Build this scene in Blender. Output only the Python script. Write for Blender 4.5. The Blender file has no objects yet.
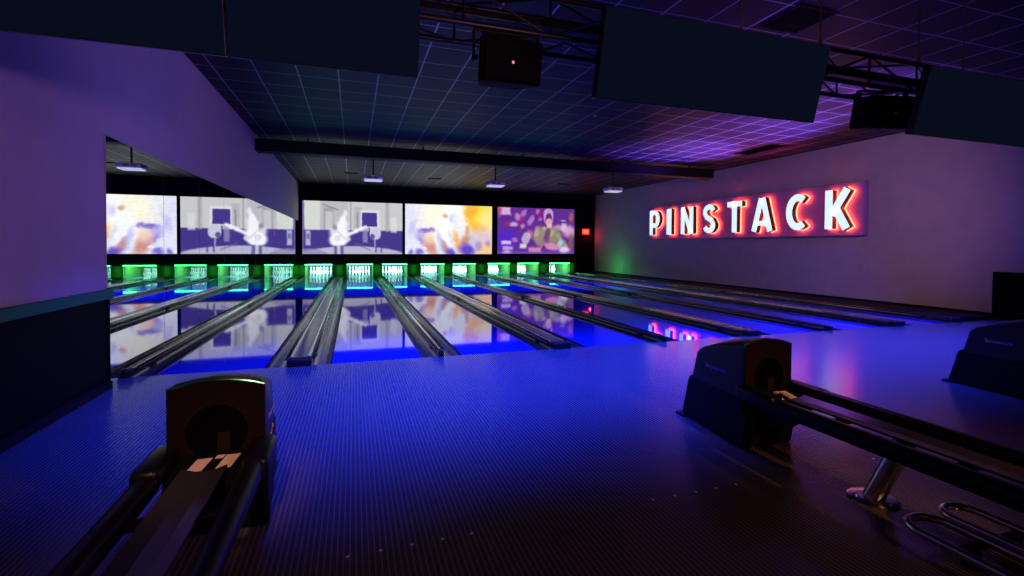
import bpy, bmesh, math, random
from mathutils import Vector, Matrix
random.seed(4)
SC = bpy.context.scene
COL = SC.collection
PI = math.pi

# ------------------------------------------------------------------ helpers
def tag(o, label=None, cat=None, group=None, kind=None):
    if label: o['label'] = label
    if cat: o['category'] = cat
    if group: o['group'] = group
    if kind: o['kind'] = kind
    return o

def thing(name, label, cat, loc=(0, 0, 0), group=None):
    o = bpy.data.objects.new(name, None)
    o.empty_display_size = .1
    o.location = loc
    COL.objects.link(o)
    return tag(o, label, cat, group)

def obj(name, bm, mats, parent=None, loc=(0, 0, 0), smooth=False, rot=None):
    me = bpy.data.meshes.new(name)
    bmesh.ops.recalc_face_normals(bm, faces=bm.faces[:])
    bm.to_mesh(me); bm.free()
    for m in (mats if isinstance(mats, (list, tuple)) else [mats]): me.materials.append(m)
    if smooth:
        me.polygons.foreach_set('use_smooth', [True] * len(me.polygons))
        try: me.set_sharp_from_angle(angle=math.radians(38))
        except Exception: pass
    o = bpy.data.objects.new(name, me)
    o.location = loc
    if rot: o.rotation_euler = rot
    COL.objects.link(o)
    if parent: o.parent = parent
    return o

def struct(name, bm, mats, **k):
    return tag(obj(name, bm, mats, **k), kind='structure')

def dup(root, loc, label, group=None):
    r = root.copy(); COL.objects.link(r); r.location = loc; r['label'] = label
    if group: r['group'] = group
    for ch in list(root.children):
        c = ch.copy(); COL.objects.link(c); c.parent = r
        for g in list(ch.children):
            d = g.copy(); COL.objects.link(d); d.parent = c
    return r

def box(bm, x0, x1, y0, y1, z0, z1, mi=0, bev=0.0, seg=2):
    vs = [bm.verts.new(p) for p in ((x0,y0,z0),(x1,y0,z0),(x1,y1,z0),(x0,y1,z0),(x0,y0,z1),(x1,y0,z1),(x1,y1,z1),(x0,y1,z1))]
    fs = [bm.faces.new([vs[i] for i in f]) for f in ((0,3,2,1),(4,5,6,7),(0,1,5,4),(1,2,6,5),(2,3,7,6),(3,0,4,7))]
    for f in fs: f.material_index = mi
    if bev:
        es = list({e for f in fs for e in f.edges})
        r = bmesh.ops.bevel(bm, geom=es, offset=bev, segments=seg, profile=.5, affect='EDGES')
        for f in r['faces']: f.material_index = mi
    return bm

def prism(bm, pts, axis, a, b, mi=0):
    """closed outline extruded along an axis from a to b; pts are the other two coordinates in order"""
    def P(p, t):
        return {'x': (t, p[0], p[1]), 'y': (p[0], t, p[1]), 'z': (p[0], p[1], t)}[axis]
    A = [bm.verts.new(P(p, a)) for p in pts]; B = [bm.verts.new(P(p, b)) for p in pts]
    n = len(pts); fs = []
    for i in range(n):
        j = (i + 1) % n
        fs.append(bm.faces.new((A[i], A[j], B[j], B[i])))
    fs.append(bm.faces.new(A[::-1])); fs.append(bm.faces.new(B))
    for f in fs: f.material_index = mi
    return fs

def tube(bm, pts, r, n=12, caps=True, mi=0, closed=False):
    pts = [Vector(p) for p in pts]; m = len(pts); rings = []
    up = None
    for i, p in enumerate(pts):
        if closed: t = (pts[(i + 1) % m] - pts[i - 1]).normalized()
        else: t = (pts[min(i + 1, m - 1)] - pts[max(i - 1, 0)]).normalized()
        if up is None:
            up = Vector((0, 0, 1)) if abs(t.z) < .9 else Vector((1, 0, 0))
        s = t.cross(up).normalized(); up = s.cross(t).normalized()
        rr = r[i] if isinstance(r, (list, tuple)) else r
        rings.append([bm.verts.new(p + (s * math.cos(2*PI*k/n) + up * math.sin(2*PI*k/n)) * rr) for k in range(n)])
    for i in range(m if closed else m - 1):
        a, b = rings[i], rings[(i + 1) % m]
        for k in range(n):
            f = bm.faces.new((a[k], a[(k+1) % n], b[(k+1) % n], b[k])); f.material_index = mi
    if caps and not closed:
        bm.faces.new(rings[0][::-1]).material_index = mi; bm.faces.new(rings[-1]).material_index = mi
    return bm

def lathe(bm, prof, n=24, mi=0, c=(0, 0, 0)):
    rings = []
    for r, z in prof:
        if r < 1e-5: rings.append([bm.verts.new((c[0], c[1], c[2] + z))])
        else: rings.append([bm.verts.new((c[0] + r*math.cos(2*PI*k/n), c[1] + r*math.sin(2*PI*k/n), c[2] + z)) for k in range(n)])
    for a, b in zip(rings, rings[1:]):
        for k in range(n):
            q = [a[k % len(a)], a[(k+1) % n % len(a)], b[(k+1) % n % len(b)], b[k % len(b)]]
            q = list(dict.fromkeys(q))
            if len(q) > 2:
                try: bm.faces.new(q).material_index = mi
                except ValueError: pass
    if len(rings[0]) > 1: bm.faces.new(rings[0][::-1]).material_index = mi
    if len(rings[-1]) > 1: bm.faces.new(rings[-1]).material_index = mi
    return bm

NB = bmesh.new

# ------------------------------------------------------------------ materials
def mat(name, col, rough=.5, metal=0., spec=.5, ior=None, emit=None, es=0., coat=0.):
    m = bpy.data.materials.new(name); m.use_nodes = True
    b = m.node_tree.nodes['Principled BSDF']
    b.inputs['Base Color'].default_value = (*col, 1)
    b.inputs['Roughness'].default_value = rough
    b.inputs['Metallic'].default_value = metal
    b.inputs['Specular IOR Level'].default_value = spec
    if ior: b.inputs['IOR'].default_value = ior
    if emit:
        b.inputs['Emission Color'].default_value = (*emit, 1); b.inputs['Emission Strength'].default_value = es
    if coat:
        b.inputs['Coat Weight'].default_value = coat; b.inputs['Coat Roughness'].default_value = .05
    return m

def N(m, t, **k):
    n = m.node_tree.nodes.new(t)
    for a, v in k.items(): setattr(n, a, v)
    return n

def math_n(m, op, a, b=None, c=None):
    n = N(m, 'ShaderNodeMath', operation=op)
    for i, v in enumerate((a, b, c)):
        if v is None: continue
        if isinstance(v, (int, float)): n.inputs[i].default_value = v
        else: m.node_tree.links.new(v, n.inputs[i])
    return n.outputs[0]

def mixcol(m, fac, a, b):
    n = N(m, 'ShaderNodeMix', data_type='RGBA')
    L = m.node_tree.links
    if isinstance(fac, (int, float)): n.inputs[0].default_value = fac
    else: L.new(fac, n.inputs[0])
    for i, v in ((6, a), (7, b)):
        if isinstance(v, tuple): n.inputs[i].default_value = (*v, 1)
        else: L.new(v, n.inputs[i])
    return n.outputs[2]

def noisy(m, a, b, scale, detail=4., stretch=(1, 1, 1), lo=.35, hi=.65):
    """mottle the base colour between a and b"""
    tc = N(m, 'ShaderNodeTexCoord'); mp = N(m, 'ShaderNodeMapping'); mp.inputs['Scale'].default_value = stretch
    no = N(m, 'ShaderNodeTexNoise'); no.inputs['Scale'].default_value = scale; no.inputs['Detail'].default_value = detail
    mr = N(m, 'ShaderNodeMapRange'); mr.inputs[1].default_value = lo; mr.inputs[2].default_value = hi
    L = m.node_tree.links
    L.new(tc.outputs['Object'], mp.inputs[0]); L.new(mp.outputs[0], no.inputs['Vector']); L.new(no.outputs[0], mr.inputs[0])
    L.new(mixcol(m, mr.outputs[0], a, b), m.node_tree.nodes['Principled BSDF'].inputs['Base Color'])
    return m

M = {}
M['wall'] = noisy(mat('painted_wall', (.5, .45, .48), .7, spec=.3), (.49, .45, .48), (.53, .48, .5), 3)
M['wallr'] = noisy(mat('painted_wall_right', (.5, .45, .48), .75, spec=.2), (.47, .43, .45), (.52, .47, .49), 3)
M['black'] = mat('black_paint', (.004, .004, .005), .7, spec=.15)
M['wains'] = mat('black_panel', (.003, .0025, .003), .6, spec=.05)
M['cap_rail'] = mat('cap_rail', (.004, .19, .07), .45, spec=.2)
M['mirror'] = mat('mirror_glass', (.93, .95, .97), 0.0, metal=1.)
M['lane'] = mat('lane_panel', (.02, .032, .25), .035, ior=1.72)
M['deck'] = mat('pin_deck', (.03, .16, .22), .12, ior=1.6)
M['gutter'] = mat('gutter_plastic', (.05, .05, .053), .2, metal=.5)
M['capping'] = mat('capping_metal', (.15, .15, .155), .2, metal=.85)
M['bead'] = mat('polished_bead', (.75, .77, .76), .1, metal=1.)
M['nose'] = mat('black_rubber', (.005, .005, .005), .5, spec=.3)
M['rail'] = mat('bumper_rail', (.2, .19, .19), .16, metal=.95)
M['pin'] = mat('pin_white', (.85, .88, .86), .25)
M['hood'] = mat('hood_plastic', (.012, .012, .02), .42, spec=.25)
M['hoodside'] = mat('hood_side', (.007, .007, .022), .4, spec=.3)
M['face'] = mat('hood_face', (.008, .0028, .0015), .55, spec=.12)
M['skirt'] = mat('hood_skirt', (.004, .004, .007), .55, spec=.15)
M['trim'] = mat('hood_top_trim', (.12, .5, .36), .16, metal=1.)  # green reflection put into the metal colour
M['mouth_shade'] = mat('mouth_shade_black', (.002, .002, .002), .8, spec=0)
M['flap'] = mat('brown_flap', (.008, .0025, .0015), .6, spec=.2)
M['chrome'] = mat('brushed_steel', (.62, .58, .54), .24, metal=1.)
M['track'] = mat('rack_track', (.16, .14, .15), .26, metal=.8)
M['tubeblack'] = mat('black_rail', (.004, .004, .005), .36, spec=.3)
M['paper'] = mat('paper_label', (.8, .6, .48), .6)
M['ink'] = mat('label_ink', (.08, .06, .05), .7)
M['letter_grey'] = mat('lettering_grey', (.5, .5, .55), .5)
M['letter_blue'] = mat('lettering_blue', (.25, .25, .8), .5)
M['truss'] = mat('truss_black', (.022, .014, .01), .35, metal=.3)
M['speaker'] = mat('speaker_black', (.005, .0028, .0022), .75, spec=.06)
M['emblem'] = mat('emblem', (.6, .35, .2), .3, metal=.6)
M['bezel'] = mat('monitor_bezel', (.02, .015, .012), .12, spec=.8)
M['screen_off'] = mat('standby_screen', (.0, .0, .0), .6, spec=.0, emit=(.0023, .0042, .0118), es=.95)
M['cable'] = mat('steel_cable', (.2, .13, .11), .5, metal=.3)
M['projector'] = mat('projector_shell', (.85, .85, .88), .35)
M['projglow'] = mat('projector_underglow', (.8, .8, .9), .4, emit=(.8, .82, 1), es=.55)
M['lens'] = mat('projector_lens', (.01, .01, .02), .1, emit=(.55, .55, 1), es=1.5)
M['projblack'] = mat('mount_black', (.01, .01, .01), .5)
M['vent'] = mat('vent_grille', (.003, .003, .003), .6, spec=.1)
M['beam'] = mat('beam_black', (.006, .006, .008), .6, spec=.2)
M['board'] = mat('sign_board', (.34, .22, .6), .5)
M['sface'] = mat('letter_face', (.7, .8, .85), .4, emit=(.62, .86, 1), es=1.05)
M['sret'] = mat('letter_return', (.03, .012, .03), .4)
M['neon'] = mat('red_neon', (.8, .2, .1), .4, emit=(1, .075, .03), es=14)
M['exit'] = mat('exit_panel', (.3, .02, .02), .4, emit=(1, .03, .02), es=3)
M['exitlit'] = mat('exit_letters', (.5, .1, .05), .4, emit=(1, .25, .2), es=1.6)
M['strip'] = mat('green_led', (.2, .8, .4), .4, emit=(.06, 1, .22), es=12)
M['stripdim'] = mat('green_edge_glow', (.1, .6, .2), .4, emit=(.03, 1, .18), es=.55)
M['kick'] = mat('kickback_panel', (.012, .085, .01), .4)
M['curtain'] = mat('pit_curtain', (.02, .06, .08), .7)
M['sprink'] = mat('sprinkler_metal', (.7, .7, .75), .3, metal=.8)
M['dot'] = mat('marker_dot', (.95, .6, .45), .5)
M['border'] = mat('screen_border', (.003, .003, .003), .6, spec=.1)

# approach boards: fine lines running with the lanes
m = M['approach'] = mat('approach_boards', (.2, .2, .2), .3, ior=1.6)
tc = N(m, 'ShaderNodeTexCoord'); sx = N(m, 'ShaderNodeSeparateXYZ'); m.node_tree.links.new(tc.outputs['Object'], sx.inputs[0])
fr = math_n(m, 'FRACT', math_n(m, 'DIVIDE', math_n(m, 'ADD', sx.outputs[0], 20.), .02745))
line = math_n(m, 'LESS_THAN', fr, .27)
no = N(m, 'ShaderNodeTexNoise'); no.inputs['Scale'].default_value = 60; no.inputs['Detail'].default_value = 3
m.node_tree.links.new(tc.outputs['Object'], no.inputs['Vector'])
line = math_n(m, 'MULTIPLY', line, math_n(m, 'MULTIPLY_ADD', no.outputs[0], .3, .8))
m.node_tree.links.new(mixcol(m, line, (.07, .056, .06), (.155, .12, .122)), m.node_tree.nodes['Principled BSDF'].inputs['Base Color'])
m.node_tree.links.new(math_n(m, 'MULTIPLY_ADD', line, .12, .20), m.node_tree.nodes['Principled BSDF'].inputs['Roughness'])

# ceiling: black tiles in a pale metal grid
m = M['ceiling'] = mat('ceiling_tiles', (.03, .03, .03), .45, spec=.18)
tc = N(m, 'ShaderNodeTexCoord'); sx = N(m, 'ShaderNodeSeparateXYZ'); m.node_tree.links.new(tc.outputs['Object'], sx.inputs[0])
TX, TP = .25, .62
gx = math_n(m, 'FRACT', math_n(m, 'DIVIDE', math_n(m, 'ADD', sx.outputs[0], 62. - TX + .014), TP))
gy = math_n(m, 'FRACT', math_n(m, 'DIVIDE', math_n(m, 'ADD', sx.outputs[1], 62. + .014), TP))
grid = math_n(m, 'MAXIMUM', math_n(m, 'LESS_THAN', gx, .036), math_n(m, 'MULTIPLY', math_n(m, 'LESS_THAN', gy, .03), .8))
no = N(m, 'ShaderNodeTexNoise'); no.inputs['Scale'].default_value = 1.3
m.node_tree.links.new(tc.outputs['Object'], no.inputs['Vector'])
tile = mixcol(m, no.outputs[0], (.006, .0065, .010), (.012, .0125, .018))
m.node_tree.links.new(mixcol(m, grid, tile, (.40, .40, .40)), m.node_tree.nodes['Principled BSDF'].inputs['Base Color'])
m.node_tree.links.new(math_n(m, 'MULTIPLY_ADD', grid, -.15, .5), m.node_tree.nodes['Principled BSDF'].inputs['Roughness'])

# ------------------------------------------------------------------ layout
LW, GW = 1.0668, .235                       # lane and gutter widths
X0, WIDE, NARROW = .298, .7254, .5134
LANES = []
x = X0
for i in range(8):
    LANES.append((x, x + LW)); x += LW + (WIDE if i % 2 == 0 else NARROW)
LASTX = LANES[7][1]
RW, H, YB = 14.8, 4.2, 17.3                 # right wall, ceiling height, screen wall
PITY, ENDY, REAR = 17.35, 19.7, -9.0
ORD = ['first', 'second', 'third', 'fourth', 'fifth', 'sixth', 'seventh', 'eighth']

# ------------------------------------------------------------------ room shell
b = NB()
box(b, -.0, RW, REAR, 0, -.3, 0, 0)
box(b, -.0, RW, 0, ENDY + .2, -.3, -.16, 1)
floor = struct('floor', b, [M['approach'], M['black']])
for li, cxs in ((1, None), (2, None), (3, None), (0, None)):
    c = (LANES[li][0] + LANES[li][1]) / 2 + (.05 if li == 2 else 0)
    for k in range(-2, 3):
        d = NB(); lathe(d, [(.0095, 0), (.0095, .0012), (0, .0012)], 12)
        obj('marker_dot', d, M['dot'], floor, (c - .022 + k * .145, -3.84, 0))
b = NB(); box(b, -.15, RW + .15, REAR, ENDY + .2, H, H + .12); struct('ceiling', b, M['ceiling'])
b = NB(); box(b, -.15, 0, REAR, ENDY + .2, -.3, H); struct('wall_left', b, M['wall'])
b = NB(); box(b, RW, RW + .15, REAR, ENDY + .2, -.3, H); struct('wall_right', b, M['wallr'])
b = NB(); box(b, 0, RW, REAR - .15, REAR, -.3, H); struct('wall_rear', b, M['black'])
# screen wall with eight openings for the pins below
OPZ = .535
b = NB()
box(b, 0, RW, YB, YB + .12, OPZ, H)
box(b, LASTX + .33, RW, YB, YB + .12, -.16, OPZ)
struct('wall_front', b, M['black'])
b = NB(); box(b, 0, RW, ENDY, ENDY + .15, -.3, H); struct('wall_pit', b, M['black'])
# dark wainscot and ledge on both side walls
b = NB(); box(b, 0, .03, REAR, -.36, 0, .885); struct('wainscot_left', b, M['wains'])
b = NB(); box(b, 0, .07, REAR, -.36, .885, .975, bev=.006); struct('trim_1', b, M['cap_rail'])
b = NB(); box(b, 0, .04, -.40, -.362, 0, .884, bev=.004); struct('trim_2', b, M['wains'])
b = NB(); box(b, 0, .016, -.372, -.362, .98, 2.5); struct('trim_3', b, M['wall'])
b = NB(); box(b, RW - .03, RW, REAR, -.02, 0, .885); struct('wainscot_right', b, M['wains'])
b = NB(); box(b, RW - .06, RW, REAR, .1, .885, .965, bev=.006); box(b, RW - .06, RW, -.02, .1, 0, .885); struct('trim_4', b, M['wains'])
b = NB(); box(b, 0, .07, REAR, -.4, 0, .07); struct('baseboard_left', b, M['black'])
b = NB(); box(b, RW - .05, RW, .1, YB, 0, .12); struct('baseboard_right', b, M['black'])
# ceiling beam
b = NB(); box(b, .0, 14.0, 7.3, 7.7, 3.78, 4.09, bev=.012)
for xx in (1.2, 4.2, 7.2, 10.2, 13.2): box(b, xx - .02, xx + .02, 7.55, 7.59, 4.08, H)
struct('ceiling_beam', b, M['beam'])

# ------------------------------------------------------------------ mirror panels
ys = [-.36, 1.16, 2.66, 4.2, 5.74, 7.28, 8.8, 10.3, 11.8, 13.3, 14.8, 16.1, YB]
for i in range(len(ys) - 1):
    b = NB(); box(b, .002, .014, ys[i] + .003, ys[i+1] - .003, 0.0, 2.5, bev=.002, seg=1)
    nth = ['first', 'second', 'third', 'fourth', 'fifth', 'sixth', 'seventh', 'eighth', 'ninth', 'tenth', 'eleventh', 'twelfth'][i]
    tag(obj('mirror_panel', b, M['mirror']), f'tall frameless mirror panel on purple wall, {nth} counted from the foul line to the pins', 'mirror', 'mirror panels along the wall')

# ------------------------------------------------------------------ lanes
for i, (a, c) in enumerate(LANES):
    t = thing('bowling_lane', f'glossy blue bowling lane, {ORD[i]} from the mirror wall', 'lane', ((a + c) / 2, 0, 0), 'bowling lanes')
    b = NB(); box(b, -LW/2, LW/2, 0.004, 17.75, -.158, 0); obj('lane_surface', b, M['lane'], t)
    b = NB(); box(b, -LW/2, LW/2, 17.75, 19.25, -.158, 0); o = obj('pin_deck', b, M['deck'], t); o['label'] = 'teal pin deck at the end of the lane'

# ------------------------------------------------------------------ gutter dividers
def gutter_profile():
    n = 12; R = GW / 2
    inner = [(R * math.cos(PI + PI * k / n), .085 * math.sin(PI + PI * k / n) + .012) for k in range(n + 1)]
    return [(-R, -.158)] + [(-R, .012)] + inner[1:-1] + [(R, .012), (R, -.158)]
GY1 = 19.0
def make_gutter(parent, xc):
    b = NB(); prism(b, [(p[0] + xc, p[1]) for p in gutter_profile()], 'y', .004, YB - .0)
    return obj('gutter', b, M['gutter'], parent, smooth=True)
def make_bumper(parent, xc, z=.062):
    b = NB()
    y = .12
    while y < 17.0:
        L = min(5.7, 17.2 - y)
        tube(b, [(xc, y, z), (xc, y + .02, z), (xc, y + L - .02, z), (xc, y + L, z)], [.014, .021, .021, .014], 10)
        y += L
    o = obj('bumper_rail', b, M['rail'], parent, smooth=True)
    for k in range(3):
        b = NB(); box(b, -.012, .012, -.03, .03, -.08, .0); obj('rail_bracket', b, M['capping'], o, (xc, .6 + k * 5.7, z))
    return o
def cap_outline(w, h, n=6, r=.035):
    r = min(r, w / 2 - .001)
    pts = [(-w/2, -.158), (-w/2, h - r)]
    for k in range(1, n + 1): pts.append((-w/2 + r - r * math.cos(PI/2*k/n), h - r + r * math.sin(PI/2*k/n)))
    for k in range(0, n): pts.append((w/2 - r + r * math.sin(PI/2*k/n), h - r + r * math.cos(PI/2*k/n)))
    return pts + [(w/2, h - r), (w/2, -.158)]
def divider(xl, xr, label, left=True, right=True):
    xc = (xl + xr) / 2; w = xr - xl
    t = thing('gutter_divider', label, 'bowling gutter', (xc, 0, 0), 'gutter dividers between the lanes')
    cw0, cw1 = (-w/2 + (GW if left else 0)), (w/2 - (GW if right else 0))
    wide = (cw1 - cw0) > .15
    h = .075 if wide else .07
    if left: make_gutter(t, -w/2 + GW/2); make_bumper(t, cw0 - .024)
    if right: make_gutter(t, w/2 - GW/2); make_bumper(t, cw1 + .024)
    b = NB(); prism(b, [(p[0] + (cw0 + cw1)/2, p[1]) for p in cap_outline(cw1 - cw0, h)], 'y', .1, YB - .02)
    o = obj('capping', b, M['capping' if wide else 'bead'], t, smooth=True)
    if wide:
        b = NB()
        for s in (-1, 1):
            xx = (cw0 + cw1)/2 + s * ((cw1 - cw0)/2 - .03)
            tube(b, [(xx, .12, h + .001), (xx, YB - .05, h + .001)], .015, 12)
        obj('edge_bead', b, M['bead'], o, smooth=True)
    b = NB(); box(b, cw0 - .004, cw1 + .004, -.04, .1, -.0, h + .012, bev=.014, seg=3)
    n = obj('end_nose', b, M['nose'], t, smooth=True)
    return t
divider(.018, LANES[0][0], 'gutter with bumper rail running along the foot of the mirror wall', left=False)
for i in range(7):
    kind = 'broad grey-capped gutter divider' if i % 2 == 0 else 'narrow gutter divider'
    divider(LANES[i][1], LANES[i+1][0], f'{kind} between the {ORD[i]} and {ORD[i+1]} lanes from the mirror wall')
# last gutter and the dark walkway capping along the plain wall
divider(LASTX, LASTX + GW + .08, 'gutter with bumper rail beside the eighth lane, before the dark walkway', right=False)
b = NB(); box(b, LASTX + GW + .085, RW - .052, .1, YB - .002, -.158, .075, bev=.02)
tag(obj('side_walkway', b, M['beam'], smooth=True), 'long low black walkway between the last gutter and the wall with the letter sign', 'walkway')

# ------------------------------------------------------------------ pits and pins
pit_edges = [(0.016, LANES[0][0] - .03)] + [(LANES[i][1] + .05, LANES[i+1][0] - .05) for i in range(7)] + [(LASTX + .05, LASTX + .32)]
for i, (a, c) in enumerate(pit_edges):
    b = NB(); box(b, a, c, YB + .14, ENDY - .05, -.158, OPZ + .3, bev=.004, seg=1); box(b, a, c, YB + .02, YB + .14, -.158, OPZ - .004, bev=.004, seg=1)
    lab = ('green-lit side panel of the pin pit against the mirror wall' if i == 0 else
           'green-lit side panel of the pin pit beyond the eighth lane' if i == 8 else
           f'green-lit panel between the {ORD[i-1]} and {ORD[i]} pin pits from the mirror wall')
    tag(obj('kickback_panel', b, M['kick']), lab, 'pit panel', 'panels between the pin pits')
pin_prof = [(.0, 0), (.0255, 0), (.0285, .004), (.0365, .03), (.048, .065), (.0565, .1), (.0605, .1143), (.0585, .14), (.0495, .175), (.038, .205),
            (.029, .225), (.024, .245), (.0229, .255), (.0236, .275), (.027, .3), (.0312, .33), (.0323, .343), (.031, .357), (.0255, .37), (.0155, .378), (.0, .381)]
pin0 = None
SP = .3048
ROWN = [['at the front of the rack'], ['on the mirror side of the second row', 'on the sign side of the second row'],
        ['on the mirror side of the third row', 'in the middle of the third row', 'on the sign side of the third row'],
        ['first of four in the back row', 'second of four in the back row', 'third of four in the back row', 'last of four in the back row']]
for i, (a, c) in enumerate(LANES):
    xc = (a + c) / 2
    for r in range(4):
        for k in range(r + 1):
            loc = (xc + (k - r/2) * SP, 18.29 + r * SP * math.sqrt(3)/2, 0)
            lab = f'white bowling pin {ROWN[r][k]}, {ORD[i]} lane from mirror'
            if pin0 is None:
                b = NB(); lathe(b, pin_prof, 20); pin0 = obj('bowling_pin', b, M['pin'], None, loc, smooth=True)
                tag(pin0, lab, 'bowling pin', f'pins racked on the {ORD[i]} lane')
            else:
                p = pin0.copy(); COL.objects.link(p); p.location = loc; p['label'] = lab; p['group'] = f'pins racked on the {ORD[i]} lane'
    # curtain behind the pins
    b = NB()
    n = 24; w = c - a
    pts = [(a - .024 + (w + .048) * k / n, 19.42 + .02 * math.sin(k * 2.1)) for k in range(n + 1)]
    prism(b, pts + [(p[0], p[1] + .02) for p in pts[::-1]], 'z', -.15, .9)
    tag(obj('pit_curtain', b, M['curtain'], smooth=True), f'dark curtain behind the pins of the {ORD[i]} lane from the mirror wall', 'curtain', 'curtains at the back of the pin pits')
    # LED strip under the top edge of the opening
    b = NB(); box(b, a - .04, c + .04, YB - .03, YB - .001, OPZ - .0, OPZ + .022)
    for q in (a - .03, c + .018): box(b, q, q + .012, YB - .02, YB - .002, .06, OPZ, 1)
    tag(obj('light_strip', b, [M['strip'], M['stripdim']]), f'green glowing light strip above the pins of the {ORD[i]} lane from the mirror', 'light strip', 'green light strips over the pins')

# ------------------------------------------------------------------ projection screens
def soft(d, s):
    v = .5 - d / s
    return 0. if v < 0 else 1. if v > 1 else v * v * (3 - 2 * v)
def paint(ops, u, v, base):
    c = list(base)
    for op in ops:
        k = op[0]
        if k == 'e':
            _, cx, cy, rx, ry, ang, col, s, al = op
            dx, dy = (u - cx) * 1.78, v - cy
            ca, sa = math.cos(ang), math.sin(ang)
            px, py = (dx * ca + dy * sa) / rx, (-dx * sa + dy * ca) / ry
            w = al * soft(math.hypot(px, py) - 1, s)
        elif k == 'r':
            _, a0, a1, b0, b1, col, s, al = op
            w = al * soft(max((a0 - u) * 1.78, (u - a1) * 1.78, b0 - v, v - b1), s)
        else:
            _, ax, ay, bx, by, wd, col, s, al = op
            px, py = (u - ax) * 1.78, v - ay; vx, vy = (bx - ax) * 1.78, by - ay
            t = max(0, min(1, (px*vx + py*vy) / (vx*vx + vy*vy)))
            w = al * soft(math.hypot(px - t*vx, py - t*vy) - wd, s)
        if w > 0:
            for q in range(3): c[q] += (col[q] - c[q]) * w
    return c
def srgb(c):
    return tuple((x / 12.92 if x <= .04045 else ((x + .055) / 1.055) ** 2.4) for x in c)
def h(r, g, bl): return (r / 255, g / 255, bl / 255)
PUR, WH, LG = h(70, 56, 138), h(248, 248, 255), h(205, 203, 206)
band = [
    ('r', -.1, .02, -.1, 1.1, h(90, 75, 150), .04, .8),
    ('r', .02, .17, .0, .55, h(214, 216, 212), .03, 1), ('r', .17, .44, -.1, .56, h(190, 188, 194), .03, .9), ('r', .2, .30, .12, .56, h(160, 158, 165), .03, .8),
    ('r', .22, .29, .2, .56, h(205, 203, 208), .03, .9), ('l', .2, .06, .34, .16, .012, h(110, 108, 118), .03, .7), ('r', .46, .475, -.1, .56, h(150, 148, 155), .02, .7),
    ('r', .5, .58, .1, .56, h(180, 178, 186), .03, .8), ('r', .53, .545, .2, .56, h(130, 128, 138), .02, .7),
    ('r', .01, 1.1, .545, 1.0, PUR, .03, 1),
    ('e', .5, 1.08, 1.0, .23, 0, h(186, 182, 208), .12, 1), ('e', .08, 1.02, .3, .12, .05, h(150, 142, 184), .2, .8), ('l', .52, .8, .66, .92, .015, h(110, 100, 150), .05, .6),
    ('r', .03, .075, .56, .84, h(190, 190, 215), .03, .9), ('r', .04, .065, .62, .72, PUR, .03, .6),
    ('r', .565, .76, .15, .56, h(225, 224, 228), .04, 1), ('r', .58, .735, .2, .47, h(72, 56, 142), .02, 1),
    ('e', .715, .60, .105, .13, 0, h(205, 202, 222), .3, 1), ('e', .69, .66, .04, .05, 0, PUR, .5, .8), ('r', .66, .79, .72, .86, PUR, .04, 1), ('r', .705, .72, .72, .95, h(200, 196, 222), .02, .7),
    ('r', .715, .73, .84, .97, PUR, .03, .8), ('r', .77, .785, .84, .97, PUR, .03, .8),
    ('r', .59, .64, .48, .78, h(150, 144, 188), .04, .8), ('l', .655, .5, .655, .74, .012, h(56, 44, 120), .03, .9),
    ('r', .88, .94, .28, .58, h(222, 222, 226), .04, .8), ('r', .82, .86, -.1, .57, h(160, 158, 165), .03, .6),
    ('e', .39, .36, .05, .12, .15, WH, .9, .95), ('e', .415, .22, .035, .06, -.1, WH, .9, .7), ('e', .385, .45, .09, .12, .1, WH, .8, .95), ('e', .36, .6, .17, .13, .1, WH, .7, 1), ('e', .31, .5, .045, .06, 0, h(150, 146, 156), .8, .95), ('e', .3, .58, .05, .05, 0, h(215, 212, 222), .8, .8),
    ('e', .35, .73, .17, .13, -.15, WH, .5, 1), ('l', .38, .68, .53, .555, .03, WH, .06, 1), ('l', .52, .555, .62, .475, .026, WH, .06, 1), ('l', .33, .56, .42, .72, .012, h(196, 192, 204), .05, .7), ('e', .44, .71, .05, .05, 0, h(226, 224, 232), .6, .8), ('e', .34, .7, .06, .06, 0, h(222, 220, 232), .4, .8),
    ('r', .305, .335, .84, 1.0, h(98, 90, 150), .03, .9), ('r', .365, .4, .84, 1.0, h(98, 90, 150), .03, .9), ('r', .335, .365, .84, 1.0, h(200, 198, 216), .03, .8),
]
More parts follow.
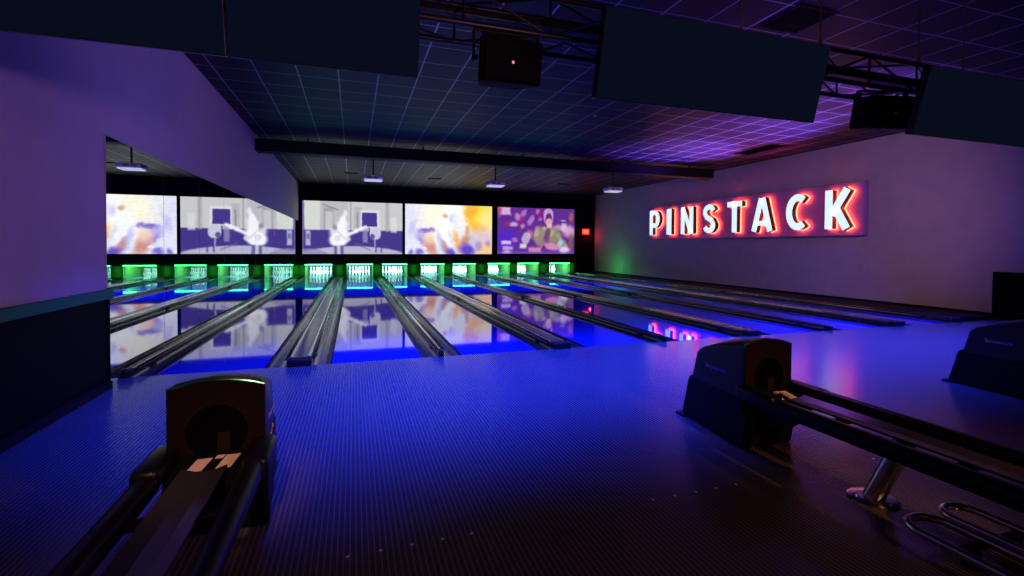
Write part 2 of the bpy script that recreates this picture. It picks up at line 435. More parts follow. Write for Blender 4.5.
paints = [
    ('e', .05, .3, .5, .6, 0, h(226, 226, 250), .4, .9), ('e', .4, .25, .42, .5, -.2, h(255, 250, 226), 1.2, 1), ('e', .55, .1, .2, .2, 0, h(255, 255, 250), 1.3, 1), ('e', .45, .5, .2, .3, .5, h(250, 252, 255), 1.3, .9),
    ('e', .85, .22, .36, .35, 0, h(255, 214, 66), 1.0, 1), ('e', .95, .35, .2, .26, 0, h(255, 236, 150), 1.2, .9), ('e', .74, .12, .12, .25, .3, h(240, 178, 60), 1.2, .8), ('e', .82, .46, .2, .1, .2, h(250, 186, 60), 1.2, .8),
    ('e', .9, .68, .28, .22, 0, h(222, 196, 206), 1.2, .9), ('e', .95, .92, .3, .13, 0, h(244, 196, 140), 1.2, .9),
    ('e', .44, .22, .06, .04, .1, h(226, 168, 140), 1.3, .9), ('e', .54, .26, .07, .09, 0, h(168, 158, 226), 1.3, .9), ('e', .61, .3, .14, .3, -.6, WH, 1.0, .8),
    ('e', .22, .53, .13, .045, 0, h(110, 88, 200), 1.2, 1), ('e', .3, .5, .06, .04, .3, h(130, 106, 210), 1.2, .8), ('e', .08, .45, .06, .14, .4, h(196, 190, 240), 1.3, .8), ('e', .17, .62, .12, .1, .5, h(176, 166, 236), 1.3, .8),
    ('e', .2, .74, .1, .06, .6, h(140, 120, 224), 1.3, .8), ('e', .28, .84, .1, .2, -.5, h(206, 134, 120), 1.3, .9), ('e', .26, .68, .12, .12, -.3, h(246, 214, 196), 1.3, .8), ('e', .16, .95, .08, .06, 0, h(120, 100, 214), 1.3, .9),
    ('e', .06, .96, .05, .05, 0, h(110, 94, 206), 1.3, .8), ('e', .22, .88, .05, .025, .1, WH, 1.2, .9), ('e', .41, .8, .06, .26, -.35, h(190, 190, 246), 1.2, .8), ('e', .46, .88, .05, .16, -.5, h(186, 128, 130), 1.3, .8),
    ('e', .52, .96, .1, .07, .1, h(94, 70, 196), 1.3, .9), ('e', .59, .75, .06, .22, -.25, h(246, 178, 92), 1.3, .9), ('l', .5, .55, .58, .95, .03, h(216, 218, 240), .08, .8), ('l', .55, .36, .70, .68, .04, h(228, 236, 246), .08, .9),
    ('l', .70, .45, .72, .68, .03, h(220, 140, 90), .09, .9), ('e', .68, .72, .08, .1, .5, h(206, 138, 104), 1.3, .9), ('e', .7, .92, .15, .13, .4, h(92, 64, 200), 1.2, .95), ('e', .78, .74, .07, .18, -.5, h(196, 190, 226), 1.3, .8),
    ('e', .84, .84, .06, .1, .2, h(160, 140, 200), 1.3, .8), ('e', .95, .78, .05, .06, .2, h(170, 120, 170), 1.3, .7),
]
studio = [
    ('e', .1, .7, .25, .2, 0, h(82, 40, 214), 1.1, .8), ('e', .45, .2, .6, .25, 0, h(100, 42, 140), 1.2, .7), ('r', .04, .16, .0, .16, h(226, 190, 226), .05, .9), ('e', .03, .08, .05, .12, 0, h(210, 80, 150), 1.1, .8),
    ('e', .25, .2, .07, .08, 0, h(214, 150, 206), 1.1, .8), ('e', .33, .12, .05, .09, .5, h(186, 130, 210), 1.1, .8), ('e', .2, .36, .1, .05, 0, h(232, 190, 226), 1.1, .8), ('e', .32, .4, .05, .05, 0, h(226, 140, 186), 1.1, .8),
    ('e', .42, .27, .06, .12, .5, h(196, 140, 216), .9, .8), ('e', .12, .35, .06, .06, 0, h(150, 40, 130), 1.1, .8), ('e', .31, .26, .05, .06, 0, h(170, 30, 130), 1.1, .8), ('e', .51, .08, .05, .05, 0, h(226, 120, 196), 1.1, .8),
    ('e', .54, .24, .04, .04, 0, h(196, 130, 206), 1.1, .8), ('e', .55, .12, .06, .1, 0, h(150, 30, 120), 1.1, .5),
    ('e', .5, .44, .05, .04, 0, h(230, 180, 220), 1.1, .6), ('e', .86, .42, .08, .1, 0, h(226, 206, 240), .9, .9), ('e', .85, .26, .06, .02, 0, h(206, 196, 240), 1.1, .8), ('e', .93, .5, .14, .13, 0, h(226, 170, 206), 1.1, .9),
    ('e', .96, .18, .05, .1, 0, h(186, 106, 66), 1.1, .8), ('e', .95, .75, .06, .2, 0, h(136, 90, 96), 1.1, .8), ('e', .78, .42, .14, .06, -.1, h(226, 190, 226), 1.1, .7),
    ('e', .65, .17, .125, .18, 0, h(196, 156, 220), .25, 1), ('e', .655, .24, .085, .14, 0, h(92, 46, 118), .3, 1), ('e', .66, .32, .085, .1, 0, h(226, 160, 180), .3, 1), ('e', .66, .4, .06, .05, 0, h(246, 200, 206), .9, .9),
    ('e', .41, .58, .07, .1, 0, h(222, 120, 166), .9, .8), ('e', .36, .66, .1, .13, .3, h(206, 196, 216), .4, .8),
    ('e', .53, .6, .13, .2, .2, h(158, 148, 124), .8, .9), ('e', .72, .6, .19, .19, .5, h(152, 142, 112), .8, .9), ('e', .63, .52, .12, .1, 0, h(160, 146, 128), .8, .7), ('e', .7, .54, .06, .08, .4, h(190, 182, 130), 1, .7), ('e', .5, .54, .06, .08, .2, h(190, 184, 150), 1, .7), ('l', .78, .6, .88, .82, .05, h(158, 156, 128), .08, 1), ('e', .64, .58, .07, .15, .2, h(112, 66, 116), .4, .9),
    ('e', .6, .44, .05, .04, .5, h(186, 180, 140), .9, .8), ('e', .57, .78, .1, .1, 0, h(166, 126, 130), 1.1, .8), ('e', .7, .84, .18, .08, .1, h(226, 150, 186), .9, .9), ('e', .81, .78, .06, .08, .3, h(180, 210, 226), .9, .9),
    ('e', .86, .92, .12, .08, 0, h(240, 220, 240), .9, .9), ('r', .05, .17, .72, .8, h(226, 200, 240), .04, .9), ('r', .06, .2, .84, .92, h(200, 170, 230), .05, .9), ('e', .22, .7, .06, .05, 0, h(206, 130, 196), 1.1, .8),
    ('r', .28, .37, .78, .88, h(226, 236, 216), .05, .9), ('e', .45, .78, .06, .05, 0, h(90, 50, 130), .9, .9), ('r', .4, .56, .86, .97, h(216, 140, 180), .06, .9), ('e', .12, .97, .1, .04, 0, h(236, 210, 246), 1.1, .9),
    ('r', -.1, 1.1, .96, 1.1, h(120, 96, 190), .05, .6), ('e', .6, .86, .03, .04, 0, h(80, 20, 160), .9, .9),
]
def nz(u, v, s):
    return math.sin(u * 17.3 * s + 1.3 + 3 * math.sin(v * 9.1 * s)) * math.sin(v * 13.7 * s + .7 + 2.3 * math.sin(u * 11.9 * s))
def screen(x0, x1, z0, z1, ops, base, label, gain, amp):
    t = thing('projection_screen', label, 'screen', ((x0 + x1)/2, YB, z0), 'projection screens above the pins')
    w, hh = x1 - x0, z1 - z0
    b = NB()
    for (a0, a1, c0, c1) in ((-w/2 - .03, w/2 + .03, -.03, 0), (-w/2 - .03, w/2 + .03, hh, hh + .03), (-w/2 - .03, -w/2, 0, hh), (w/2, w/2 + .03, 0, hh)):
        box(b, a0, a1, -.05, -.001, c0, c1)
    obj('screen_frame', b, M['border'], t)
    nx, ny = 150, 84
    b = NB(); lay = b.loops.layers.float_color.new('picture')
    vs = [[b.verts.new((-w/2 + w * i / nx, -.035, hh * (1 - j / ny))) for i in range(nx + 1)] for j in range(ny + 1)]
    cs = []
    for j in range(ny + 1):
        row = []
        for i in range(nx + 1):
            u, v = i / nx, j / ny
            n1 = nz(u, v, 1.); n2 = nz(u + .3, v * 1.3, 2.7)
            c = paint(ops, u + amp * .012 * n1, v + amp * .012 * n2, base)
            k = 1 + amp * .03 * n2
            row.append((*[q * gain for q in srgb([max(0, min(1, q * k)) for q in c])], 1))
        cs.append(row)
    for j in range(ny):
        for i in range(nx):
            f = b.faces.new((vs[j][i], vs[j+1][i], vs[j+1][i+1], vs[j][i+1]))
            for l, (jj, ii) in zip(f.loops, ((j, i), (j+1, i), (j+1, i+1), (j, i+1))): l[lay] = cs[jj][ii]
    # a thin back so the sheet has thickness
    back = [b.verts.new(p) for p in ((-w/2, -.02, 0), (w/2, -.02, 0), (w/2, -.02, hh), (-w/2, -.02, hh))]
    b.faces.new(back)
    o = obj('screen_surface', b, SCR, t)
    return t
SCR = mat('projected_picture', (.02, .02, .02), .6, spec=0)
at = N(SCR, 'ShaderNodeAttribute', attribute_name='picture')
SCR.node_tree.links.new(at.outputs['Color'], SCR.node_tree.nodes['Principled BSDF'].inputs['Emission Color'])
SCR.node_tree.nodes['Principled BSDF'].inputs['Emission Strength'].default_value = 1.0
screen(.16, 4.55, 1.03, 3.43, band, LG, 'wide screen beside the mirrors showing a pale guitarist in a grey and purple room', 1.0, .25)
screen(4.68, 8.98, 1.03, 3.43, paints, h(232, 230, 248), 'wide middle screen showing blurred white, yellow and violet paint splashes', 1.05, 1.)
screen(9.27, 13.56, 1.05, 3.42, studio, h(96, 48, 150), 'wide purple screen showing a person in khaki, near the exit sign', 1.0, .7)

# ------------------------------------------------------------------ exit sign
t = thing('exit_sign', 'small red lit exit sign on the black wall beyond the purple screen', 'exit sign', (14.24, YB, 2.1))
b = NB(); box(b, -.19, .19, -.06, -.001, 0, .28, bev=.01); obj('sign_case', b, M['exit'], t)
b = NB()
def stroke2(bm, pts, w, f, d0, d1, mi=0):
    """flat bar(s) along a polyline in the letter plane, each a closed prism; f maps (u,v,depth) to a point"""
    for p, q in zip(pts, pts[1:]):
        d = Vector((q[0]-p[0], q[1]-p[1])).normalized(); n = Vector((-d.y, d.x)) * w/2
        quad = [(p[0]+n.x, p[1]+n.y), (p[0]-n.x, p[1]-n.y), (q[0]-n.x, q[1]-n.y), (q[0]+n.x, q[1]+n.y)]
        solid(bm, quad, f, d0, d1, mi)
def solid(bm, poly, f, d0, d1, mi=0, front=True):
    A = [bm.verts.new(f(p[0], p[1], d0)) for p in poly]; B = [bm.verts.new(f(p[0], p[1], d1)) for p in poly]
    n = len(poly); fs = [bm.faces.new((A[i], A[(i+1) % n], B[(i+1) % n], B[i])) for i in range(n)]
    fs.append(bm.faces.new(A[::-1]));
    if front: fs.append(bm.faces.new(B))
    for q in fs: q.material_index = mi
EX = {'E': [[(.06, 0), (0, 0), (0, .13), (.06, .13)], [(0, .065), (.05, .065)]], 'X': [[(0, 0), (.06, .13)], [(0, .13), (.06, 0)]],
      'I': [[(.0, 0), (.0, .13)]], 'T': [[(.03, 0), (.03, .13)], [(0, .13), (.06, .13)]]}
for ch, ox in (('E', -.135), ('X', -.05), ('I', .04), ('T', .07)):
    for pl in EX[ch]: stroke2(b, pl, .018, lambda u, v, d, ox=ox: (ox + u, -.06 - d, .075 + v), 0, .006)
obj('sign_lettering', b, M['exitlit'], t)

# ------------------------------------------------------------------ letter sign on the right wall
SY0, SY1, SZ0, SZ1 = 2.72, 12.25, 1.78, 3.16
t = thing('letter_sign', 'large wall sign of white glowing letters with red neon edges on a purple board', 'sign', (RW, 7.5, SZ0))
def S(yw, z, x): return (x - RW, yw - 7.5, z - SZ0)
b = NB(); box(b, -.06, -.001, SY0 - 7.5, SY1 - 7.5, 0, SZ1 - SZ0, bev=.006, seg=1); obj('sign_board', b, M['board'], t)
b = NB(); box(b, -.14, -.06, SY0 - 7.5, SY1 - 7.5, -.03, 0, bev=.004, seg=1); box(b, -.09, -.001, SY0 - 7.56, SY0 - 7.5, -.03, SZ1 - SZ0); obj('board_edge', b, M['board'], t)
def arc(cx, cy, rx, ry, a0, a1, n=14):
    return [(cx + rx * math.cos(math.radians(a0 + (a1 - a0) * k / n)), cy + ry * math.sin(math.radians(a0 + (a1 - a0) * k / n))) for k in range(n + 1)]
def ribbon(pts, w):
    """closed outline around a centre line"""
    L, R = [], []
    for i, p in enumerate(pts):
        a = Vector(pts[max(i-1, 0)]); c = Vector(pts[min(i+1, len(pts)-1)]); d = (c - a).normalized(); n = Vector((-d.y, d.x)) * w/2
        L.append((p[0] + n.x, p[1] + n.y)); R.append((p[0] - n.x, p[1] - n.y))
    return L, R
# letter pieces: u to the reader's right, v up, in metres; every piece a centre line with a width
CH = 1.04
def letter_pieces(ch, w):
    s = .21
    if ch == 'P':
        r = .27
        bowl = [(s/2, CH - .095)] + arc(w - .34, CH - .095 - r, .34 - s/2, r, 90, -90, 12) + [(s/2, CH - .095 - 2*r)]
        return [([(s/2, 0), (s/2, CH)], s), (bowl, .19)]
    if ch == 'I': return [([(w/2, 0), (w/2, CH)], w)]
    if ch == 'N': return [([(s/2, 0), (s/2, CH)], s), ([(w - s/2, 0), (w - s/2, CH)], s), ([(s*.5, CH - .02), (w - s*.5, .02)], s * .95)]
    if ch == 'S':
        rx, q = w/2 - .09, .19
        top = arc(w/2, CH - .30, rx, .205, 20, 180, 10); bot = arc(w/2, .30, rx, .205, 0, -160, 10)
        return [(top + [(w*.30, CH*.56), (w*.70, CH*.44)] + bot, q)]
    if ch == 'T': return [([(0, CH - .09), (w, CH - .09)], .18), ([(w/2, 0), (w/2, CH)], s)]
    if ch == 'A': return [([(.095, 0), (w/2 - .03, CH)], .19), ([(w - .095, 0), (w/2 + .03, CH)], .19), ([(w*.22, .26), (w*.78, .26)], .15)]
    if ch == 'C': return [(arc(w*.56, CH/2, w*.56 - .1, CH/2 - .1, 52, 308, 20), .2)]
    if ch == 'K': return [([(s/2, 0), (s/2, CH)], s), ([(s*.9, CH*.36), (w - .09, CH)], .2), ([(w*.40, CH*.56), (w - .1, 0)], .21)]
def add_pieces(bm, pcs, f, d0, d1, grow=0., mi=0, side=None, top=None):
    for pl, w in pcs:
        pl = [tuple(p) for p in pl]
        if grow:
            a, b2 = Vector(pl[0]), Vector(pl[1]); e, f2 = Vector(pl[-1]), Vector(pl[-2])
            pl[0] = tuple(a + (a - b2).normalized() * grow); pl[-1] = tuple(e + (e - f2).normalized() * grow)
        L, R = ribbon(pl, w + 2 * grow)
        n = len(L)
        V = {}
        for nm, row in (('L', L), ('R', R)):
            for k, p in enumerate(row):
                V[nm, k, 0] = bm.verts.new(f(p[0], p[1], d0)); V[nm, k, 1] = bm.verts.new(f(p[0], p[1], d1))
        def F(vs, m_):
            bm.faces.new(vs).material_index = m_
        for k in range(n - 1):
            F([V['L',k,1], V['R',k,1], V['R',k+1,1], V['L',k+1,1]], mi)
            F([V['L',k,0], V['L',k+1,0], V['R',k+1,0], V['R',k,0]], mi)
            F([V['L',k,0], V['L',k,1], V['L',k+1,1], V['L',k+1,0]], mi)
            F([V['R',k,0], V['R',k+1,0], V['R',k+1,1], V['R',k,1]], mi)
        F([V['L',0,0], V['R',0,0], V['R',0,1], V['L',0,1]], mi)
        F([V['L',n-1,0], V['L',n-1,1], V['R',n-1,1], V['R',n-1,0]], mi)
LET = [('P', 11.75, 11.04), ('I', 10.57, 10.27), ('N', 9.67, 8.96), ('S', 8.42, 7.79), ('T', 7.22, 6.57), ('A', 6.16, 5.34), ('C', 4.86, 4.16), ('K', 3.62, 2.92)]
for ch, ya, yb in LET:
    pcs = letter_pieces(ch, ya - yb)
    f = lambda u, v, d, ya=ya: S(ya - u, 1.94 + v, RW - d)
    b = NB(); add_pieces(b, pcs, f, .135, .288); lo = obj('letter', b, M['sret'], t)
    b = NB(); add_pieces(b, pcs, f, .289, .30); obj('letter_face', b, M['sface'], lo)
    b = NB(); add_pieces(b, pcs, f, .112, .130, grow=.016); obj('neon_edge', b, M['neon'], lo)

# ------------------------------------------------------------------ ceiling vents, sprinkler
def vent(x0, x1, y0, y1, label, slats=8, along='x'):
    t = thing('ceiling_vent', label, 'air vent', ((x0+x1)/2, (y0+y1)/2, H), 'dark vents in the tiled ceiling')
    w, d = (x1-x0)/2, (y1-y0)/2
    b = NB()
    for q in ((-w, w, -d, -d + .03), (-w, w, d - .03, d), (-w, -w + .03, -d + .03, d - .03), (w - .03, w, -d + .03, d - .03)): box(b, q[0], q[1], q[2], q[3], -.012, -.001)
    obj('vent_frame', b, M['vent'], t)
    b = NB()
    for k in range(slats):
        if along == 'x':
            yy = -d + .05 + (2*d - .1) * k / (slats - 1); prism(b, [(yy - .015, -.012), (yy + .012, -.002), (yy + .015, -.002), (yy - .012, -.012)], 'x', -w + .03, w - .03)
        else:
            xx = -w + .05 + (2*w - .1) * k / (slats - 1); prism(b, [(xx - .015, -.012), (xx + .012, -.002), (xx + .015, -.002), (xx - .012, -.012)], 'y', -d + .03, d - .03)
    box(b, -w + .03, w - .03, -d + .03, d - .03, -.0015, -.0005)
    obj('vent_slats', b, M['vent'], t)
gx0 = TX + TP * 11
vent(7.15, 7.75, -1.93, -1.33, 'square black ceiling vent above the wide middle monitor', 12)
vent(12.95, 13.5, 3.95, 5.3, 'long black ceiling vent close to the wall with the letter sign', 10, 'y')
vent(2.0, 2.5, 13.2, 13.45, 'small slot vent in the ceiling in front of the guitarist screen', 4)
vent(5.25, 5.8, 13.6, 13.85, 'small slot vent in the ceiling in front of the paint splash screen', 4)
vent(10.9, 11.5, 13.3, 13.55, 'small slot vent in the ceiling in front of the purple screen', 4)
t = thing('sprinkler_head', 'tiny pale sprinkler head on the dark ceiling between beam and monitors', 'sprinkler', (7.17, 2.98, H))
b = NB(); lathe(b, [(.035, 0), (.035, -.008), (.012, -.012), (.01, -.03), (.0, -.03)], 16); obj('sprinkler_body', b, M['sprink'], t, smooth=True)
b = NB(); lathe(b, [(.0, -.036), (.02, -.036), (.022, -.04), (0, -.042)], 16); obj('deflector', b, M['sprink'], t, smooth=True)

# ------------------------------------------------------------------ projectors
PJ = thing('projector', 'grey ceiling projector aimed at the guitarist screen', 'projector', (2.87, 8.05, 3.25), 'projectors behind the ceiling beam')
b = NB()
box(b, -.27, .27, -.2, .2, 0.03, .15, bev=.03, seg=3); obj('projector_body', b, M['projector'], PJ, smooth=True)
b = NB(); box(b, -.24, .24, -.18, .18, .0, .032, bev=.008); obj('base_plate', b, M['projglow'], PJ)
b = NB(); tube(b, [(.02, .19, .09), (.02, .235, .09)], .05, 20); obj('lens', b, M['lens'], PJ, smooth=True)
b = NB()
for k in range(2):
    for j in range(5): box(b, -.17 + k * .16, -.05 + k * .16, -.206, -.198, .06 + j * .014, .067 + j * .014)
obj('vent_louvres', b, M['projblack'], PJ)
b = NB(); tube(b, [(0, 0, .15), (0, 0, .92)], .022, 14); lathe(b, [(.0, .93), (.08, .93), (.08, .948), (0, .948)], 20); box(b, -.09, .09, -.09, .09, .15, .165); obj('mount_pole', b, M['projblack'], PJ, smooth=True)
dup(PJ, (6.47, 8.05, 3.25), 'grey ceiling projector aimed at the paint splash screen')
dup(PJ, (10.55, 8.05, 3.25), 'grey ceiling projector aimed at the purple screen')

# ------------------------------------------------------------------ truss, loudspeakers, cables
TY0, TY1, TZ0, TZ1, TXA, TXB = -2.67, -2.33, 3.05, 3.34, .35, 13.4
t = thing('lighting_truss', 'black box truss hanging across the ceiling behind the monitors', 'truss', ((TXA + TXB)/2, (TY0 + TY1)/2, TZ0))
tc_ = Vector(((TXA + TXB)/2, (TY0 + TY1)/2, TZ0))
def T(x, y, z): return tuple(Vector((x, y, z)) - tc_)
for y, z in ((TY0, TZ0), (TY1, TZ0), (TY0, TZ1), (TY1, TZ1)):
    b = NB(); tube(b, [T(TXA, y, z), T(TXB, y, z)], .024, 12); obj('chord', b, M['truss'], t, smooth=True)
b = NB(); n = 19
for k in range(n):
    xa = TXA + (TXB - TXA) * k / n; xb = TXA + (TXB - TXA) * (k + 1) / n
    for y in (TY0, TY1):
        tube(b, [T(xa, y, TZ0 if k % 2 else TZ1), T(xb, y, TZ1 if k % 2 else TZ0)], .011, 8)
    for z in (TZ0, TZ1):
        tube(b, [T(xa, TY0 if k % 2 else TY1, z), T(xb, TY1 if k % 2 else TY0, z)], .011, 8)
    for y in (TY0, TY1): tube(b, [T(xa, y, TZ0), T(xa, y, TZ1)], .011, 8)
obj('lattice', b, M['truss'], t, smooth=True)
for y in ((TY0 + TY1)/2,):
    for x in (TXA + .5, TXB - .5):
        pass
b = NB()   # dark cable tray carried on top of the lattice
box(b, -(TXB - TXA)/2 + .1, (TXB - TXA)/2 - .1, -.07, .1, .11, .16, bev=.006); obj('cable_tray', b, M['tubeblack'], t)

def speaker(loc, rz, label):
    t = thing('loudspeaker', label, 'loudspeaker', loc, 'loudspeakers hung under the truss'); t.rotation_euler = (0, 0, rz)
    b = NB()
    # wedge cabinet seen from the listening side: tapers towards the back
    out = [(-.245, -.2), (.245, -.2), (.255, -.14), (.17, .2), (-.17, .2), (-.255, -.14)]
    prism(b, out, 'z', -.33, 0)
    bmesh.ops.bevel(b, geom=b.edges[:], offset=.012, segments=2, affect='EDGES')
    # lean the cabinet down towards the seats
    bmesh.ops.rotate(b, verts=b.verts[:], cent=(0, 0, 0), matrix=Matrix.Rotation(math.radians(12), 3, 'X'))
    cab = obj('cabinet', b, M['speaker'], t, smooth=True)
    b = NB(); box(b, -.225, .225, -.214, -.2, -.31, -.02, bev=.01)
    lathe(b, [(.0, .0)] if False else [(.0, -.0), (.001, .0)], 4, c=(0, -.205, -.15))
    bmesh.ops.rotate(b, verts=b.verts[:], cent=(0, 0, 0), matrix=Matrix.Rotation(math.radians(12), 3, 'X')); obj('grille', b, M['speaker'], t)
    b = NB(); box(b, -.012, .012, -.222, -.213, -.19, -.165, bev=.003); bmesh.ops.rotate(b, verts=b.verts[:], cent=(0, 0, 0), matrix=Matrix.Rotation(math.radians(12), 3, 'X')); obj('badge', b, M['emblem'], t)
    b = NB()
    for s in (-1, 1): box(b, s * .27 - .006, s * .27 + .006, -.03, .03, -.18, .06); tube(b, [(s * .24, 0, -.15), (s * .285, 0, -.15)], .02, 10)
    box(b, -.276, .276, -.03, .03, .055, .067)
    tube(b, [(0, 0, .06), (0, -.01, .1)], .016, 10)
    obj('yoke', b, M['truss'], t)
    t.scale = (.93, .93, .93)
    return t
speaker((3.43, -2.66, 2.955), 0, 'black wedge loudspeaker hung from the truss, between the two-part monitor and the middle monitor')
speaker((7.42, -2.66, 2.955), math.radians(-14), 'black wedge loudspeaker hung from the truss against the purple-lit ceiling')

def cable(x, y, z0, label, ball):
    b = NB(); tube(b, [(0, 0, 0), (0, 0, H - z0)], .006, 8)
    if ball: lathe(b, [(.0, .0), (.016, .01), (.02, .025), (.016, .04), (.006, .055), (.006, .06)], 12)
    tag(obj('suspension_cable', b, M['cable'], None, (x, y, z0), smooth=True), label, 'cable', 'thin steel cables from the ceiling')

# ------------------------------------------------------------------ scoring monitors (tilted towards the seats)
def monitor(xa, xb, label, name='scoring_monitor'):
    w = xb - xa; hh = .62
    t = thing(name, label, 'monitor', ((xa + xb)/2, -3.0, 2.5), 'monitors above the approach')
    t.rotation_euler = (math.radians(14), 0, 0)
    b = NB(); box(b, -w/2, w/2, 0, .07, 0, hh, bev=.005); obj('housing', b, M['bezel'], t)
    b = NB(); box(b, -w/2 + .006, w/2 - .006, -.004, .001, .007, hh - .006); obj('display_panel', b, M['screen_off'], t)
    b = NB(); box(b, -.25, .25, .07, .11, .15, .45, bev=.005)
    for s in (-.35, .35): box(b, s * w - .02, s * w + .02, .07, .09, .05, hh + .02)
    obj('mounting_bracket', b, M['projblack'], t)
    return t
monitor(.60, 1.648, 'blank navy monitor overlapping the purple wall, half of the pair by the mirrors')
monitor(1.658, 2.73, 'blank navy monitor beside the loudspeaker, half of the pair by the mirrors')
monitor(4.0, 6.10, 'very wide blank navy monitor hanging in the middle of the approach')
monitor(7.33, 9.5, 'wide blank navy monitor hanging in front of the wall with the letter sign')
MY = -3.13
for x, lab, ba, y, z in ((5.2, 'thin cable rising from the middle of the very wide monitor', 0, MY + .02, 3.12), (6.56, 'thin cable with ball fitting at the corner of the very wide monitor', 1, TY0, TZ1 + .02),
                   (7.93, 'thin cable with ball fitting between loudspeaker and the last wide monitor', 1, TY0, TZ1 + .02), (7.84, 'thin cable rising from the monitor by the letter sign', 0, MY + .02, 3.12)):
    cable(x, y, z, lab, ba)

# ------------------------------------------------------------------ ball returns
def text_mesh(s, size, M_, mats, parent, name):
    cu = bpy.data.curves.new('lettering', 'FONT'); cu.body = s; cu.size = size; cu.extrude = .0008; cu.align_x = 'LEFT'; cu.resolution_u = 3
    to = bpy.data.objects.new('lettering', cu); COL.objects.link(to)
    dg = bpy.context.evaluated_depsgraph_get(); me = bpy.data.meshes.new_from_object(to.evaluated_get(dg))
    bpy.data.objects.remove(to); me.transform(M_)
    me.materials.clear(); me.materials.append(mats)
    o = bpy.data.objects.new(name, me); COL.objects.link(o); o.parent = parent
    return o
def taper(bm):
    for v in bm.verts: v.co.x *= 1.04 - .30 * max(0, min(1, (v.co.y + .05) / .7))
def make_return(loc, label):
    t = thing('ball_return', label, 'ball return', loc, 'ball returns on the approach')
    HW = .212
    # --- lower skirt: sits on the floor, steps in at the shoulder
    b = NB()
    low = [(-3.46, 0), (-2.72, 0), (-2.745, .04), (-2.80, .33), (-2.83, .37), (-3.44, .36), (-3.5, .22)]
    prism(b, low, 'x', -HW - .008, HW + .008)
    bmesh.ops.bevel(b, geom=b.edges[:], offset=.012, segments=2, affect='EDGES')
    for v in b.verts: v.co.y += 3.4
    taper(b)
    obj('skirt', b, M['skirt'], t, smooth=True)
    b = NB(); box(b, -HW * .8, HW * .8, .0, .70, 0, .018, bev=.006); box(b, -HW * .9, -HW * .3, .62, .72, 0, .02, bev=.005); obj('floor_plate', b, M['skirt'], t)
    # --- hood: rounded-shoulder cover with a steep back
    b = NB()
    side = [(-.045, .33), (.545, .35), (.49, .575), (.44, .612), (.3, .66), (.15, .70), (.03, .728), (-.03, .735), (-.05, .70)]
    nA = len(side)
    cols = [(-HW, 0), (-HW + .012, .012), (-HW * .55, .028), (0, .04), (HW * .55, .028), (HW - .012, .012), (HW, 0)]
    # the top bows up across the width, as the crowned top edge does
    rows = []
    for xx, up in cols:
        rows.append([b.verts.new((xx * (1 - .10 * max(0, (z - .36) / .37)), y, z + (up if z > .45 else 0) * min(1, (z - .45) / .2 if z > .45 else 0))) for y, z in side])
    mi_side = 1
    for c in range(len(cols) - 1):
        for k in range(nA):
            k2 = (k + 1) % nA
            f = b.faces.new((rows[c][k], rows[c][k2], rows[c+1][k2], rows[c+1][k]))
    f = b.faces.new(rows[0][::-1]); f.material_index = 1
    f = b.faces.new(rows[-1]); f.material_index = 1
    taper(b)
    hood = obj('hood', b, [M['hood'], M['hoodside']], t, smooth=True)
    # --- front face plate with the round mouth, crowned top
    b = NB(); n = 40
    fw = HW * 1.0
    def face_pt(a):
        # point on the outline of the plate in direction a
        c, s = math.cos(a), math.sin(a); cz = .505
        tx = fw / abs(c) if abs(c) > 1e-6 else 9; top = .722 + .03 * (1 - min(1, abs(c / max(s, 1e-3)) * .25 / fw) ** 2) if s > 0 else .35
        tz = (top - cz) / s if s > 0 else (cz - .37) / -s if s < -1e-6 else 9
        r = min(tx, tz); return (r * c, cz + r * s)
    R = .135
    tops = .722
    outer = [face_pt(2 * PI * (k + .5) / n) for k in range(n)]
    for cnr in ((fw, .722), (-fw, .722), (fw, .37), (-fw, .37)):
        kk = min(range(n), key=lambda q: math.hypot(outer[q][0] - cnr[0], outer[q][1] - cnr[1])); outer[kk] = cnr
    inner = [(R * math.cos(2 * PI * (k + .5) / n), .505 + R * 1.0 * math.sin(2 * PI * (k + .5) / n)) for k in range(n)]
    for yy0, yy1 in ((-.062, -.046),):
        oA = [b.verts.new((p[0], yy0, p[1])) for p in outer]; iA = [b.verts.new((p[0], yy0, p[1])) for p in inner]
        oB = [b.verts.new((p[0], yy1, p[1])) for p in outer]; iB = [b.verts.new((p[0], yy1, p[1])) for p in inner]
        for k in range(n):
            j = (k + 1) % n
            b.faces.new((oA[k], oA[j], iA[j], iA[k])); b.faces.new((oB[k], iB[k], iB[j], oB[j]))
            b.faces.new((oA[k], oB[k], oB[j], oA[j])); b.faces.new((iA[k], iA[j], iB[j], iB[k]))
    fp = obj('face_plate', b, M['face'], t); fp['label'] = 'dark brown front plate with a round ball mouth'
    b = NB()   # the mouth: a shallow dish, the shade of a deep hole painted black
    lathe_pts = 28
    A = [b.verts.new((R * math.cos(2*PI*k/lathe_pts), -.061, .505 + R * 1.02 * math.sin(2*PI*k/lathe_pts))) for k in range(lathe_pts)]
    B = [b.verts.new((R * .93 * math.cos(2*PI*k/lathe_pts), -.053, .505 + R * .95 * math.sin(2*PI*k/lathe_pts))) for k in range(lathe_pts)]
    for k in range(lathe_pts): b.faces.new((A[k], A[(k+1) % lathe_pts], B[(k+1) % lathe_pts], B[k]))
    b.faces.new(B); mo = obj('ball_mouth', b, M['mouth_shade'], t)
    b = NB(); box(b, .0, .055, -.0595, -.0535, .39, .5, bev=.002); obj('flap', b, M['flap'], mo)
    # --- crowned metal trim along the top front edge
    b = NB(); pts = []
    for k in range(13):
        q = -1 + 2 * k / 12; pts.append((fw * q, -.058, .725 + .037 * (1 - q * q)))
    tube(b, pts, .008, 8); obj('top_trim', b, M['trim'], t, smooth=True)
